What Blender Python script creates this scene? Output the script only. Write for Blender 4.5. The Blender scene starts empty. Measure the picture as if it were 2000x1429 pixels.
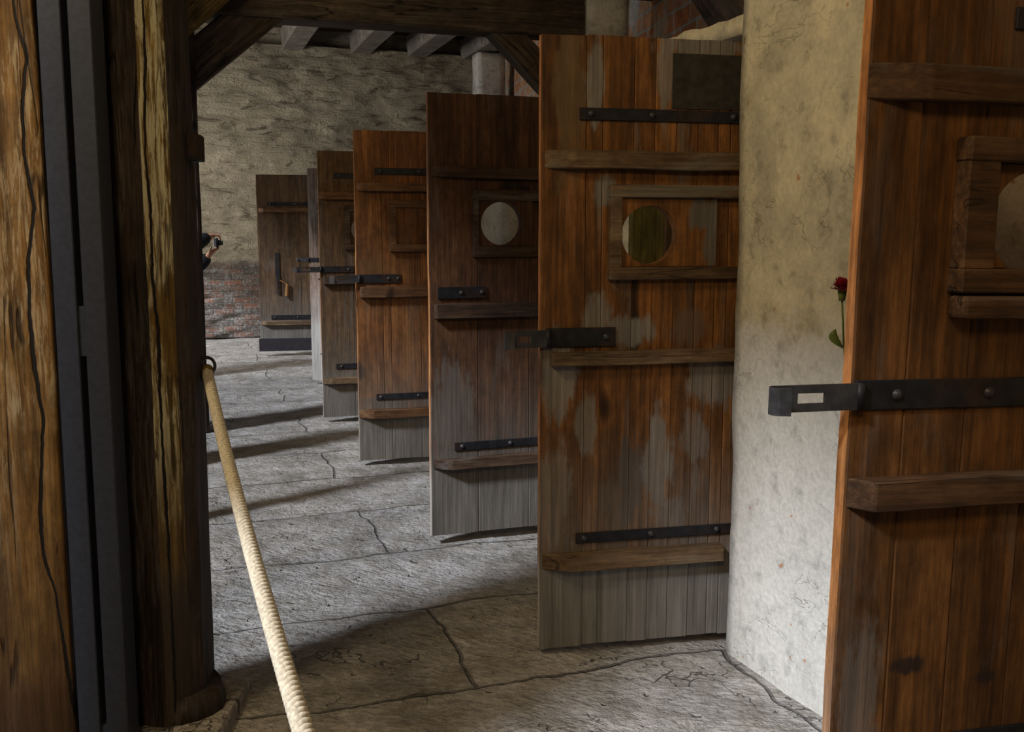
import bpy, bmesh, math, random
from mathutils import Vector, Matrix, noise
random.seed(7)
sc = bpy.context.scene
COL = sc.collection
R = math.radians
# ------------------------------------------------------------------ frame of the place
N = Vector((.948, .317, 0)).normalized()      # across the corridor, towards the cells
D = Vector((-N.y, N.x, 0))                    # along the corridor, away from the camera
C0 = Vector((.74, 3.36, 0))                   # far corner of the plastered pier
def W(d, n, z=0): return C0 + D*d + N*n + Vector((0, 0, z))
ANG = math.atan2(N.y, N.x)

# ------------------------------------------------------------------ node helpers
class G:
    def __init__(s, name):
        s.m = bpy.data.materials.new(name); s.m.use_nodes = True
        s.t = s.m.node_tree; s.t.nodes.clear()
        s.out = s.t.nodes.new('ShaderNodeOutputMaterial')
        s.b = s.t.nodes.new('ShaderNodeBsdfPrincipled')
        s.t.links.new(s.b.outputs[0], s.out.inputs[0])
        s.b.inputs['Specular IOR Level'].default_value = .25
    def put(s, sock, v):
        if hasattr(v, 'is_output'): s.t.links.new(v, sock)
        elif isinstance(v, (tuple, list)) and len(v) == 3 and sock.type == 'RGBA': sock.default_value = (*v, 1)
        else: sock.default_value = v
    def obj(s): return s.t.nodes.new('ShaderNodeTexCoord').outputs['Object']
    def island(s): return s.t.nodes.new('ShaderNodeNewGeometry').outputs['Random Per Island']
    def math(s, op, a, b=0., c=0., clamp=False):
        n = s.t.nodes.new('ShaderNodeMath'); n.operation = op; n.use_clamp = clamp
        for i, v in enumerate((a, b, c)): s.put(n.inputs[i], v)
        return n.outputs[0]
    def vec(s, op, a, b=(0, 0, 0)):
        n = s.t.nodes.new('ShaderNodeVectorMath'); n.operation = op
        s.put(n.inputs[0], a); s.put(n.inputs[1], b)
        return n.outputs['Value'] if op == 'LENGTH' else n.outputs[0]
    def comb(s, x, y, z):
        n = s.t.nodes.new('ShaderNodeCombineXYZ')
        for i, v in enumerate((x, y, z)): s.put(n.inputs[i], v)
        return n.outputs[0]
    def sep(s, v):
        n = s.t.nodes.new('ShaderNodeSeparateXYZ'); s.put(n.inputs[0], v); return n.outputs
    def rot(s, v, ang, scale=(1, 1, 1)):
        n = s.t.nodes.new('ShaderNodeMapping'); s.put(n.inputs[0], v)
        n.inputs['Rotation'].default_value = (0, 0, ang); n.inputs['Scale'].default_value = scale
        return n.outputs[0]
    def noise(s, v, scale=1., detail=4., rough=.55, dist=0.):
        n = s.t.nodes.new('ShaderNodeTexNoise'); s.put(n.inputs['Vector'], v)
        n.inputs['Scale'].default_value = scale; n.inputs['Detail'].default_value = detail
        n.inputs['Roughness'].default_value = rough; n.inputs['Distortion'].default_value = dist
        return n.outputs['Fac']
    def ramp(s, f, stops):
        n = s.t.nodes.new('ShaderNodeValToRGB'); s.put(n.inputs[0], f)
        e = n.color_ramp.elements
        while len(e) < len(stops): e.new(.5)
        for i, (p, c) in enumerate(stops): e[i].position = p; e[i].color = (*c, 1)
        return n.outputs[0]
    def smooth(s, v, lo, hi, a=0., b=1.):
        n = s.t.nodes.new('ShaderNodeMapRange'); n.interpolation_type = 'SMOOTHSTEP'
        s.put(n.inputs[0], v)
        for i, q in enumerate((lo, hi, a, b)): n.inputs[i+1].default_value = q
        return n.outputs[0]
    def mix(s, f, a, b, mode='MIX'):
        n = s.t.nodes.new('ShaderNodeMix'); n.data_type = 'RGBA'; n.blend_type = mode
        s.put(n.inputs[0], f); s.put(n.inputs[6], a); s.put(n.inputs[7], b)
        return n.outputs[2]
    def gain(s, col, f):                       # colour times a scalar socket
        return s.vec('MULTIPLY', col, s.comb(f, f, f))
    def bump(s, h, strength=.5, dist=.01, chain=None):
        n = s.t.nodes.new('ShaderNodeBump'); s.put(n.inputs['Height'], h)
        n.inputs['Strength'].default_value = strength; n.inputs['Distance'].default_value = dist
        if chain: s.t.links.new(chain, n.inputs['Normal'])
        return n.outputs[0]
    def done(s, col, rough=.8, normal=None, metal=0.):
        s.put(s.b.inputs['Base Color'], col); s.put(s.b.inputs['Roughness'], rough)
        s.b.inputs['Metallic'].default_value = metal
        if normal is not None: s.t.links.new(normal, s.b.inputs['Normal'])
        return s.m

def wood(name, seed, dark, mid, light, grey=(.16, .15, .135), grey_z=None, patchy=.4, blot=(), axis='z',
         rough=.72, isl=.35, cracks=0., flakes=0., flakecol=(.5, .45, .33), fcov=0., fade=None, split=None, gtop=.9, wk=.9):
    g = G(name); o = g.obj(); r = g.island()
    off = g.comb(g.math('MULTIPLY', r, 17.), g.math('MULTIPLY', r, 9.), g.math('MULTIPLY_ADD', r, 31., seed*3.7))
    v = g.vec('ADD', o, off)
    s1 = {'z': (16, 16, 1.3), 'x': (1.3, 16, 16), 'y': (16, 1.3, 16)}[axis]
    s2 = {'z': (95, 95, 2.5), 'x': (2.5, 95, 95), 'y': (95, 2.5, 95)}[axis]
    n1 = g.noise(g.vec('MULTIPLY', v, s1), 1, 5, .62, .9)
    n2 = g.noise(g.vec('MULTIPLY', v, s2), 1, 3, .6, .3)
    c = g.ramp(n1, ((.28, dark), (.5, mid), (.74, light)))
    c = g.gain(c, g.smooth(n2, .25, .75, .62, 1.22))
    n3 = g.noise(v, 2.2, 4, .6)
    c = g.gain(c, g.smooth(n3, .3, .7, .72, 1.2))
    if isl: c = g.gain(c, g.math('MULTIPLY_ADD', r, isl*1.2, 1-isl*.6))
    n5 = g.noise(g.vec('MULTIPLY', v, {'z': (34, 34, 13), 'x': (13, 34, 34), 'y': (34, 13, 34)}[axis]), 1, 6, .72)
    c = g.gain(c, g.smooth(n5, .28, .72, .68, 1.3))
    sm = g.noise(v, 4.3, 6, .7, .3)
    c = g.mix(g.smooth(sm, .52, .72, 0, .55), c, g.gain(c, g.math('ADD', 0., .38)))
    c = g.vec('MULTIPLY', c, (wk, wk*1.0, wk*1.0))
    kn = g.noise(g.vec('MULTIPLY', v, (3.1, 3.1, 2.1)), 1, 1, .4)           # knots
    c = g.mix(g.smooth(kn, .735, .765), c, tuple(q*.35 for q in dark))
    gn = g.noise(g.vec('MULTIPLY', v, {'z': (7, 7, 1.7), 'x': (1.7, 7, 7), 'y': (7, 1.7, 7)}[axis]), 1, 6, .66, .5)
    gcol = g.gain(g.mix(g.smooth(gn, .3, .7), grey, tuple(q*.62 for q in grey)), g.smooth(n2, .25, .75, .7, 1.2))
    if patchy: c = g.mix(g.math('MULTIPLY', g.smooth(gn, .54, .66), patchy), c, gcol)
    wob = g.math('MULTIPLY_ADD', g.noise(g.vec('MULTIPLY', o, (26, 26, 6)), 1, 6, .72), .55, g.math('MULTIPLY', g.noise(g.vec('MULTIPLY', o, (9, 9, 5)), 1, 5, .6), .45))
    xyz = g.sep(o)
    for (bx, bz, rx, rz, k, col) in blot:
        d = g.vec('LENGTH', g.vec('MULTIPLY', g.vec('SUBTRACT', o, (bx, 0, bz)), (1/rx, 0, 1/rz)))
        d = g.math('ADD', d, g.math('MULTIPLY_ADD', wob, 3.4, -1.7))
        m = g.math('MULTIPLY', g.smooth(d, .65, 1.05, 1, 0), k)
        c = g.mix(m, c, gcol if col is None else col)
    if grey_z is not None:
        zz = g.math('ADD', xyz[2], g.math('MULTIPLY_ADD', wob, .16, -.08))
        c = g.mix(g.math('MULTIPLY', g.smooth(zz, grey_z-.03, grey_z+.10, 1, 0), gtop), c, gcol)
        zz2 = g.math('ADD', xyz[2], g.math('MULTIPLY_ADD', wob, .5, -.25))
        c = g.mix(g.smooth(zz2, grey_z, grey_z+.55, .45, 0), c, gcol)
    if flakes:
        fn = g.noise(g.vec('MULTIPLY', v, (85, 85, 7)), 1, 6, .75, .5)
        fz = g.noise(g.vec('MULTIPLY', v, (3.5, 3.5, 2.2)), 1, 5, .65)
        fm = g.math('MULTIPLY', g.smooth(fn, .47-fcov, .58-fcov), g.smooth(fz, .44-fcov, .58-fcov))
        if fade: fm = g.math('MULTIPLY', fm, g.smooth(g.math('ADD', xyz[2], g.math('MULTIPLY_ADD', wob, .5, -.25)), *fade))
        c = g.mix(g.math('MULTIPLY', fm, flakes), c, flakecol)
    h = g.math('ADD', g.math('MULTIPLY', n1, .6), g.math('ADD', n2, g.math('MULTIPLY', n5, .8)))
    if cracks:
        cn = g.noise(g.vec('MULTIPLY', v, {'z': (9, 9, .8), 'x': (.8, 9, 9), 'y': (9, .8, 9)}[axis]), 1, 3, .5, .4)
        cm = g.smooth(g.math('ABSOLUTE', g.math('SUBTRACT', cn, .5)), .003, .016, 1, 0)
        cz = g.smooth(g.noise(v, 3.3, 2), .47, .53)
        cm = g.math('MULTIPLY', g.math('MULTIPLY', cm, cz), cracks)
        c = g.mix(cm, c, tuple(q*.12 for q in dark)); h = g.math('SUBTRACT', h, g.math('MULTIPLY', cm, 2.))
    if split:                                  # one long drying split: x as a function of height
        pts, cx, w = split
        e = [((z/4.2), ((x-cx)+.3)/.6) for x, z in pts][::-1]
        val = g.ramp(g.math('DIVIDE', xyz[2], 4.2), [(p, (q, q, q)) for p, q in e])
        px = g.math('MULTIPLY_ADD', val, .6, -.3)
        jit = g.math('MULTIPLY_ADD', g.noise(g.vec('MULTIPLY', o, (0, 0, 14)), 1, 4, .6), .012, -.006)
        d = g.math('ABSOLUTE', g.math('SUBTRACT', g.math('SUBTRACT', xyz[0], px), jit))
        wv = g.smooth(g.noise(g.vec('MULTIPLY', o, (0, 0, 3.1)), 1, 2), .35, .65, .55, 1.3)
        sm_ = g.math('MULTIPLY', g.smooth(g.math('DIVIDE', d, wv), w*.5, w, 1, 0), g.smooth(xyz[1], .05, .08, 1, 0))
        c = g.mix(sm_, c, (.006, .004, .003)); h = g.math('SUBTRACT', h, g.math('MULTIPLY', sm_, 4.))
    return g.done(c, rough, g.bump(h, .45, .004))

def iron(name, col=(.018, .018, .022), rough=.55, rust=(.05, .025, .014)):
    g = G(name); o = g.obj()
    n = g.noise(o, 28, 5, .65); n2 = g.noise(o, 5, 3, .6)
    c = g.mix(g.math('MULTIPLY', g.smooth(n2, .5, .7), .6), col, rust)
    c = g.gain(c, g.smooth(n, .3, .7, .7, 1.3))
    return g.done(c, rough, g.bump(n, .35, .003), .35)
def plain(name, col, rough=.6, metal=0., var=.15, sc_=20):
    g = G(name); n = g.noise(g.obj(), sc_, 4, .6)
    return g.done(g.gain(g.mix(0., col, col), g.smooth(n, .3, .7, 1-var, 1+var)), rough, g.bump(n, .2, .002), metal)

# ------------------------------------------------------------------ mesh helpers
def link(name, bm, mats, parent=None, smooth=False):
    me = bpy.data.meshes.new(name); bm.normal_update(); bm.to_mesh(me); bm.free()
    o = bpy.data.objects.new(name, me); COL.objects.link(o)
    for m in (mats if isinstance(mats, (list, tuple)) else [mats]): me.materials.append(m)
    if smooth:
        for p in me.polygons: p.use_smooth = True
    if parent: o.parent = parent
    return o
def tag(o, label=None, cat=None, group=None, kind=None):
    if label: o['label'] = label
    if cat: o['category'] = cat
    if group: o['group'] = group
    if kind: o['kind'] = kind
    return o
def empty(name, loc, rz=0., label=None, cat=None, group=None, lean=(0, 0)):
    o = bpy.data.objects.new(name, None); COL.objects.link(o); o.empty_display_size = .1
    o.location = loc; o.rotation_euler = (lean[0], lean[1], rz)
    return tag(o, label, cat, group, 'thing')
def box(bm, x0, x1, y0, y1, z0, z1, bev=0., M=None, seg=1):
    r = bmesh.ops.create_cube(bm, size=1)
    vs = r['verts']
    for v in vs:
        v.co = Vector(((x0+x1)/2+v.co.x*(x1-x0), (y0+y1)/2+v.co.y*(y1-y0), (z0+z1)/2+v.co.z*(z1-z0)))
    if bev:
        es = list({e for v in vs for e in v.link_edges})
        rr = bmesh.ops.bevel(bm, geom=es, offset=bev, segments=seg, affect='EDGES', profile=.5)
        vs = list({v for f in rr['faces'] for v in f.verts} | {v for v in vs if v.is_valid})
    if M is not None:
        for v in vs: v.co = M @ v.co
    return vs
def cyl(bm, p, q, r0, r1=None, n=14, cap=True):
    p, q = Vector(p), Vector(q); d = q-p
    M = Matrix.Translation((p+q)/2) @ d.to_track_quat('Z', 'Y').to_matrix().to_4x4()
    return bmesh.ops.create_cone(bm, cap_ends=cap, segments=n, radius1=r0, radius2=r0 if r1 is None else r1, depth=d.length, matrix=M)['verts']
def sph(bm, c, r, s=(1, 1, 1), n=12):
    M = Matrix.Translation(c) @ Matrix.Diagonal((*s, 1))
    return bmesh.ops.create_uvsphere(bm, u_segments=n, v_segments=max(6, n//2+2), radius=r, matrix=M)['verts']
def rough_up(vs, amp, sc_, seed=0.):
    for v in vs:
        p = v.co*sc_+Vector((seed, seed*.7, seed*1.3))
        v.co += Vector((noise.noise(p), noise.noise(p+Vector((9, 3, 1))), noise.noise(p+Vector((2, 8, 5)))))*amp
def prism(bm, pts, axis_vec, bev=0.):
    """polygon (list of 3-vectors) extruded along a vector"""
    a = [bm.verts.new(p) for p in pts]; b = [bm.verts.new(Vector(p)+axis_vec) for p in pts]
    n = len(pts); fs = [bm.faces.new(a[::-1]), bm.faces.new(b)]
    for i in range(n): fs.append(bm.faces.new((a[i], a[(i+1) % n], b[(i+1) % n], b[i])))
    if bev:
        es = list({e for f in fs for e in f.edges})
        bmesh.ops.bevel(bm, geom=es, offset=bev, segments=1, affect='EDGES')
    bmesh.ops.recalc_face_normals(bm, faces=bm.faces)
def cut(o, maker):
    """cut a shape out of a mesh and keep only the resulting mesh"""
    bm = bmesh.new(); maker(bm); me = bpy.data.meshes.new('cut'); bm.to_mesh(me); bm.free()
    k = bpy.data.objects.new('cut', me); COL.objects.link(k)
    k.parent = o.parent
    md = o.modifiers.new('b', 'BOOLEAN'); md.operation = 'DIFFERENCE'; md.object = k; md.solver = 'EXACT'
    dg = bpy.context.evaluated_depsgraph_get(); dg.update()
    nm = bpy.data.meshes.new_from_object(o.evaluated_get(dg)); old = o.data
    o.modifiers.clear(); nm.name = old.name; o.data = nm
    bpy.data.objects.remove(k); bpy.data.meshes.remove(me); bpy.data.meshes.remove(old)
def fbm(p, oct=3):
    a, t = 1., 0.
    for i in range(oct):
        t += a*noise.noise(p); p = p*2.1+Vector((5, 3, 7)); a *= .5
    return t
def grid(name, org, ux, uy, nx, ny, f, mat, smooth=True):
    """displaced grid: org + ux*i + uy*j, f(i, j, p) gives the offset vector"""
    bm = bmesh.new(); rows = []
    for j in range(ny+1):
        rows.append([])
        for i in range(nx+1):
            p = org+ux*i+uy*j
            rows[-1].append(bm.verts.new(p+f(p)))
    for j in range(ny):
        for i in range(nx): bm.faces.new((rows[j][i], rows[j][i+1], rows[j+1][i+1], rows[j+1][i]))
    return link(name, bm, mat, smooth=smooth)

# ------------------------------------------------------------------ materials
IRON = iron('wrought iron'); IRON2 = iron('worn iron', (.05, .05, .056), .45, (.06, .04, .03))
STEEL = plain('blue grey painted steel', (.034, .038, .054), .45, .2, .12, 60)

def plaster(name, base, low, lowz, stain, seed, low_amt=1.):
    g = G(name); o = g.vec('ADD', g.obj(), (seed, seed*.3, 0)); z = g.sep(g.obj())[2]
    a = g.noise(o, 3.2, 5, .6, .3); b = g.noise(o, 13, 6, .65); c_ = g.noise(o, 60, 4, .6)
    c = g.mix(g.smooth(a, .38, .66), base, stain)
    c = g.mix(g.math('MULTIPLY', g.smooth(b, .52, .68), .55), c, tuple(q*.6 for q in stain))
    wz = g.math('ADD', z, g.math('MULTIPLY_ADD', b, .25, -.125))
    c = g.mix(g.math('MULTIPLY', g.smooth(wz, lowz-.06, lowz+.06, 1, 0), low_amt), c, g.mix(g.smooth(b, .5, .7), low, tuple(q*.72 for q in low)))  # second, greyer plaster colour below lowz
    cr = g.noise(g.vec('MULTIPLY', o, (5, 5, 7)), 1, 4, .6, .6)
    crm = g.math('MULTIPLY', g.smooth(g.math('ABSOLUTE', g.math('SUBTRACT', cr, .5)), .002, .009, 1, 0), g.smooth(g.noise(o, 2.3, 2), .5, .6))
    c = g.mix(g.math('MULTIPLY', crm, .3), c, tuple(q*.3 for q in stain))
    c = g.gain(c, g.smooth(c_, .3, .7, .9, 1.08))
    spot = g.smooth(g.noise(o, 26, 1, .3), .785, .80)
    c = g.mix(g.math('MULTIPLY', spot, .7), c, (.40, .17, .06))
    h = g.math('ADD', g.math('MULTIPLY', a, 1.2), g.math('ADD', b, g.math('MULTIPLY', c_, .25)))
    h = g.math('SUBTRACT', h, g.math('MULTIPLY', crm, .5))
    return g.done(c, .92, g.bump(h, .5, .012))
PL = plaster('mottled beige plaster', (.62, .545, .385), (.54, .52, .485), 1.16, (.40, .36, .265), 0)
PL2 = plaster('grey limewash', (.60, .59, .56), (.5, .49, .46), -5, (.36, .355, .345), 4)

def brickwall():
    g = G('limewashed rough brick'); o = g.obj(); z = g.sep(o)[2]
    wv = g.noise(o, 4.5, 4, .6)
    w = g.vec('ADD', o, g.comb(g.math('MULTIPLY_ADD', wv, .06, -.03), 0., g.math('MULTIPLY_ADD', g.noise(g.vec('ADD', o, (7, 7, 7)), 5, 3), .05, -.025)))
    br = g.t.nodes.new('ShaderNodeTexBrick')
    x = g.sep(w)
    g.put(br.inputs['Vector'], g.comb(x[0], x[2], 0.))
    br.inputs['Scale'].default_value = 1; br.inputs['Brick Width'].default_value = .27; br.inputs['Row Height'].default_value = .082
    br.inputs['Mortar Size'].default_value = .009; br.inputs['Mortar Smooth'].default_value = .8; br.inputs['Bias'].default_value = -.35
    g.put(br.inputs['Color1'], (.15, .125, .11)); g.put(br.inputs['Color2'], (.36, .15, .09)); g.put(br.inputs['Mortar'], (.19, .175, .16))
    st = g.noise(g.vec('MULTIPLY', o, (2.4, 1, 8.5)), 1, 7, .68, 1.1); fine = g.noise(o, 30, 5, .62); big = g.noise(o, 1.1, 3, .5)
    white = g.mix(g.smooth(st, .50, .66), (.43, .385, .295), (.15, .125, .09))
    white = g.gain(white, g.smooth(big, .3, .7, .8, 1.15)); white = g.mix(g.math('MULTIPLY', g.smooth(fine, .55, .72), .5), white, (.10, .085, .06))
    bare = g.mix(g.math('MULTIPLY', g.smooth(g.math('ADD', g.math('MULTIPLY', fine, .5), g.math('MULTIPLY', g.noise(o, 7, 6, .7), .5)), .47, .56), .9), br.outputs['Color'], g.mix(g.smooth(fine, .4, .6), (.15, .145, .135), (.30, .29, .28)))
    zz = g.math('ADD', z, g.math('MULTIPLY_ADD', wv, .3, -.15))
    low = g.smooth(zz, 1.02, 1.14, 1, 0)
    pop = g.math('MULTIPLY', g.smooth(g.noise(g.vec('MULTIPLY', o, (1.2, 1, 2.)), 1, 4, .6), .60, .66), .5)
    m = g.math('MAXIMUM', low, pop)
    c = g.mix(m, white, bare)
    h = g.math('ADD', g.math('MULTIPLY', g.math('MULTIPLY', br.outputs['Fac'], g.math('MULTIPLY_ADD', m, .9, .12)), -.4), g.math('ADD', g.math('MULTIPLY', st, 1.6), g.math('MULTIPLY', fine, .6)))
    return g.done(c, .93, g.bump(h, 1., .05))
BRICK = brickwall()
def redbrick():
    g = G('mortared red brick'); o = g.obj(); n = g.noise(o, 9, 5, .65)
    br = g.t.nodes.new('ShaderNodeTexBrick'); x = g.sep(o)
    g.put(br.inputs['Vector'], g.vec('ADD', g.comb(x[0], x[2], 0.), g.comb(g.math('MULTIPLY', n, .03), g.math('MULTIPLY', n, .03), 0.)))
    br.inputs['Scale'].default_value = 1; br.inputs['Brick Width'].default_value = .33; br.inputs['Row Height'].default_value = .15
    br.inputs['Mortar Size'].default_value = .014
    g.put(br.inputs['Color1'], (.36, .13, .06)); g.put(br.inputs['Color2'], (.40, .24, .14)); g.put(br.inputs['Mortar'], (.30, .29, .27))
    c = g.mix(g.smooth(g.noise(o, 1.6, 4, .6), .5, .6), br.outputs['Color'], (.36, .35, .33))
    return g.done(g.gain(c, g.smooth(n, .3, .7, .7, 1.2)), .9, g.bump(g.math('ADD', n, g.math('MULTIPLY', br.outputs['Fac'], -.5)), .7, .02))
REDB = redbrick()
def stone():
    g = G('worn stone slabs'); o = g.rot(g.obj(), -ANG)          # x across the corridor, y along it
    wob = g.noise(o, 2.2, 3, .55)
    w = g.vec('ADD', o, g.comb(g.math('MULTIPLY_ADD', wob, .16, -.08), g.math('MULTIPLY_ADD', g.noise(g.vec('ADD', o, (9, 4, 0)), 2.6, 4, .6), .12, -.06), 0.))
    br = g.t.nodes.new('ShaderNodeTexBrick'); g.put(br.inputs['Vector'], w)
    br.inputs['Scale'].default_value = 1; br.inputs['Brick Width'].default_value = 1.75; br.inputs['Row Height'].default_value = .74
    br.inputs['Mortar Size'].default_value = .009; br.inputs['Mortar Smooth'].default_value = .6; br.inputs['Bias'].default_value = 0.
    g.put(br.inputs['Color1'], (1, 1, 1)); g.put(br.inputs['Color2'], (.8, .8, .8)); g.put(br.inputs['Mortar'], (.42, .42, .43))
    tool = g.noise(g.vec('MULTIPLY', g.rot(o, R(52)), (9, 58, 1)), 1, 3, .6, .6); tool2 = g.noise(g.vec('MULTIPLY', g.rot(o, R(28)), (11, 44, 1)), 1, 4, .62, 1.)
    sel = g.smooth(g.noise(o, 1.3, 2), .42, .58)
    tl = g.math('ADD', g.math('MULTIPLY', tool, sel), g.math('MULTIPLY', tool2, g.math('SUBTRACT', 1., sel)))
    n = g.noise(o, 6, 6, .65); f = g.noise(o, 45, 4, .6)
    c = g.mix(g.smooth(n, .35, .68), (.385, .36, .345), (.26, .235, .205))
    c = g.gain(c, g.smooth(tl, .32, .68, .82, 1.08)); c = g.gain(c, g.smooth(f, .3, .7, .80, 1.16)); c = g.gain(c, g.smooth(g.noise(o, 2.1, 6, .7), .3, .7, .74, 1.16))
    c = g.mix(1., c, br.outputs['Color'], 'MULTIPLY')
    crk = g.noise(g.vec('ADD', o, (3, 1, 0)), 2.1, 4, .6, .5)
    cm = g.math('MULTIPLY', g.smooth(g.math('ABSOLUTE', g.math('SUBTRACT', crk, .5)), .001, .006, 1, 0), g.smooth(g.noise(o, 1.7, 2), .52, .6))
    c = g.mix(g.math('MULTIPLY', cm, .7), c, (.07, .06, .05))
    pit = g.smooth(g.noise(o, 17, 2, .4), .70, .76)
    h = g.math('ADD', g.math('MULTIPLY', tl, .62), g.math('ADD', g.math('MULTIPLY', n, 2.4), g.math('MULTIPLY', f, .6)))
    h = g.math('SUBTRACT', h, g.math('ADD', g.math('MULTIPLY', br.outputs['Fac'], 1.3), g.math('ADD', pit, cm)))
    return g.done(c, .82, g.bump(h, .9, .024))
STONE = stone()
CL = [(-1.235, 4.1), (-1.228, 1.98), (-1.205, 1.88), (-1.22, 1.77), (-1.223, 1.64), (-1.208, 1.51), (-1.229, 1.38), (-1.234, 1.23), (-1.232, 1.13), (-1.217, 0.97), (-1.237, 0.72), (-1.237, 0.6), (-1.215, 0.51), (-1.203, 0.37), (-1.194, 0.24), (-1.172, 0.0)]
CR = [(-.97, 4.1), (-.966, 2.05), (-.969, 1.85), (-.976, 1.66), (-.971, 1.52), (-.974, 1.32), (-.968, 1.19), (-.97, .98), (-.966, .66), (-.964, .5), (-.965, .32), (-.967, .0)]
TIMB = wood('dark old timber', 3, (.036, .025, .018), (.075, .053, .039), (.13, .096, .072), patchy=.45, axis='x', isl=.2, cracks=.9, grey=(.12, .105, .09))
TIMBY = wood('tan timber', 5, (.14, .085, .022), (.26, .165, .045), (.36, .24, .08), patchy=.1, axis='x', isl=.1, cracks=.9)
WHITEW = wood('limewashed timber', 8, (.20, .18, .165), (.30, .275, .25), (.40, .37, .34), patchy=.4, axis='y', isl=.2, cracks=.5, grey=(.16, .13, .11))
POSTL = wood('weathered pine post', 11, (.085, .040, .010), (.20, .10, .026), (.32, .18, .055), wk=.74, patchy=.15, isl=0, cracks=.8, flakes=.6, flakecol=(.40, .31, .185), fcov=.0, split=(CL, -1.3325, .0058), fade=(.4, 1.1), grey_z=.22, grey=(.055, .026, .010))
POSTD = wood('dark brown post', 12, (.016, .011, .009), (.036, .023, .016), (.075, .05, .034), patchy=.25, isl=0, cracks=.8, flakes=.25, flakecol=(.16, .15, .145), grey=(.10, .095, .09))  # near-black brown for the faces beside the pale corner
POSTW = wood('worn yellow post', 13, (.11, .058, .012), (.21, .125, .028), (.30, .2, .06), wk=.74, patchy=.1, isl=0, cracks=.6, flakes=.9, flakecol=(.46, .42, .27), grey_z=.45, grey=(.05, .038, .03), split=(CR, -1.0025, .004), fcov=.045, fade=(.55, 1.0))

# ------------------------------------------------------------------ the setting
def floor_f(p):
    q = Vector((p.dot(N), p.dot(D), 0))
    h = .014*fbm(Vector((q.x*.8, q.y*2.1, 1.)), 2)+.010*fbm(Vector((q.x*3.0, q.y*5.5, 4.)), 3)
    return Vector((0, 0, h-.012))
FO = W(-6.2, -6.6)
tag(grid('floor', FO, N*.04, D*.04, 262, 470, floor_f, STONE), kind='structure')

def lump(pn, a):
    def f(p):
        u = Vector((p.dot(N)*1.6, p.dot(D)*1.6, p.z*6.5))
        return pn*(a*fbm(u, 2)+a*.35*fbm(Vector((u.x*3, u.y*3, u.z*2.2)), 2))
    return f
# back wall (object frame: x across, y along, z up)
BW = Vector((-4.18, 14.1, 0))-N*2.6
def wall_obj(name, org, ang, length, height, fn, mat, step=.035, seed=0.):
    """upright displaced wall with its own frame: x along it, z up, its face towards -y"""
    o = grid(name, Vector((0, 0, 0)), Vector((step, 0, 0)), Vector((0, 0, step)), int(length/step), int(height/step), fn, mat)
    o.location = org; o.rotation_euler = (0, 0, ang)
    return tag(o, kind='structure')
wall_obj('wall_back', BW, ANG, 7.4, 4.1, lambda p: Vector((0, .04*fbm(Vector((p.x*1.7, 1, p.z*5)), 2)+.030*fbm(Vector((p.x*3.6, 3, p.z*13)), 2), 0)), BRICK, .028)
bm = bmesh.new(); box(bm, -1, 8.5, .12, .4, -.2, 4.6)
o = link('wall_back_core', bm, BRICK); o.location = BW; o.rotation_euler = (0, 0, ANG); tag(o, kind='structure'); o.name = 'wall_rear'
# outer wall behind the cells
OA, OB = Vector((-.12, 15.55, 0)), Vector((1.13, 8.50, 0)); od = (OB-OA).normalized()
oang = math.atan2(od.y, od.x)
wall_obj('wall_outer', OA-od*.3, oang, 17.5, 4.3, lambda p: Vector((0, .02*fbm(p*2.2, 2), 0)), REDB, .09)
LN = -3.5
# ceiling boards
bm = bmesh.new(); box(bm, LN-.3, 4.6, -8.3, 13, 4.34, 4.5)
o = link('ceiling', bm, TIMB); o.location = C0; o.rotation_euler = (0, 0, ANG); tag(o, kind='structure')

# cell wall: plastered piers with lumpy faces, lintels over the openings, partitions between the cells
OPEN = [(-1.46, -.62), (.0, .80), (1.50, 2.54), (3.16, 4.0), (4.76, 5.6), (6.40, 7.2), (9.28, 10.1)]
def slab(bm, d0, d1, n0, n1, z0, z1, seed, step=.06, amp=.010, top=0.):
    """a plastered block in (along, across, up) with a rounded and uneven skin"""
    nd, nn, nz = [max(1, int(round((b-a)/step))) for a, b in ((d0, d1), (n0, n1), (z0, z1))]
    vs = {}
    def V(i, j, k):
        key = (i, j, k)
        if key not in vs:
            d, n, z = d0+(d1-d0)*i/nd, n0+(n1-n0)*j/nn, z0+(z1-z0)*k/nz
            p = Vector((d*1.7+seed, n*1.7, z*1.9))
            ed = min(i, nd-i)*(d1-d0)/nd; en = min(j, nn-j)*(n1-n0)/nn; ez = (z1-z)
            rr = .018
            if ed < rr and en < rr: n += (rr*.5 if j == 0 else -rr*.5); d += (rr*.4 if i == 0 else -rr*.4)
            d += amp*fbm(p, 3)*1.0; n += amp*fbm(p+Vector((7, 7, 7)), 3)
            if k == nz and top: z += top*fbm(Vector((d*3.1+seed, 2, n*2)), 3)
            vs[key] = bm.verts.new((d, n, z))
        return vs[key]
    def q(a, b, c, e): bm.faces.new((a, b, c, e))
    for i in range(nd):
        for k in range(nz):
            q(V(i, 0, k), V(i, 0, k+1), V(i+1, 0, k+1), V(i+1, 0, k)); q(V(i, nn, k), V(i+1, nn, k), V(i+1, nn, k+1), V(i, nn, k+1))
        for j in range(nn): q(V(i, j, nz), V(i, j+1, nz), V(i+1, j+1, nz), V(i+1, j, nz)); q(V(i, j, 0), V(i+1, j, 0), V(i+1, j+1, 0), V(i, j+1, 0))
    for j in range(nn):
        for k in range(nz):
            q(V(0, j, k), V(0, j+1, k), V(0, j+1, k+1), V(0, j, k+1)); q(V(nd, j, k), V(nd, j, k+1), V(nd, j+1, k+1), V(nd, j+1, k))
bm = bmesh.new()
edges = [-4.2]+[q for a in OPEN for q in a]+[11.7]
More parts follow.
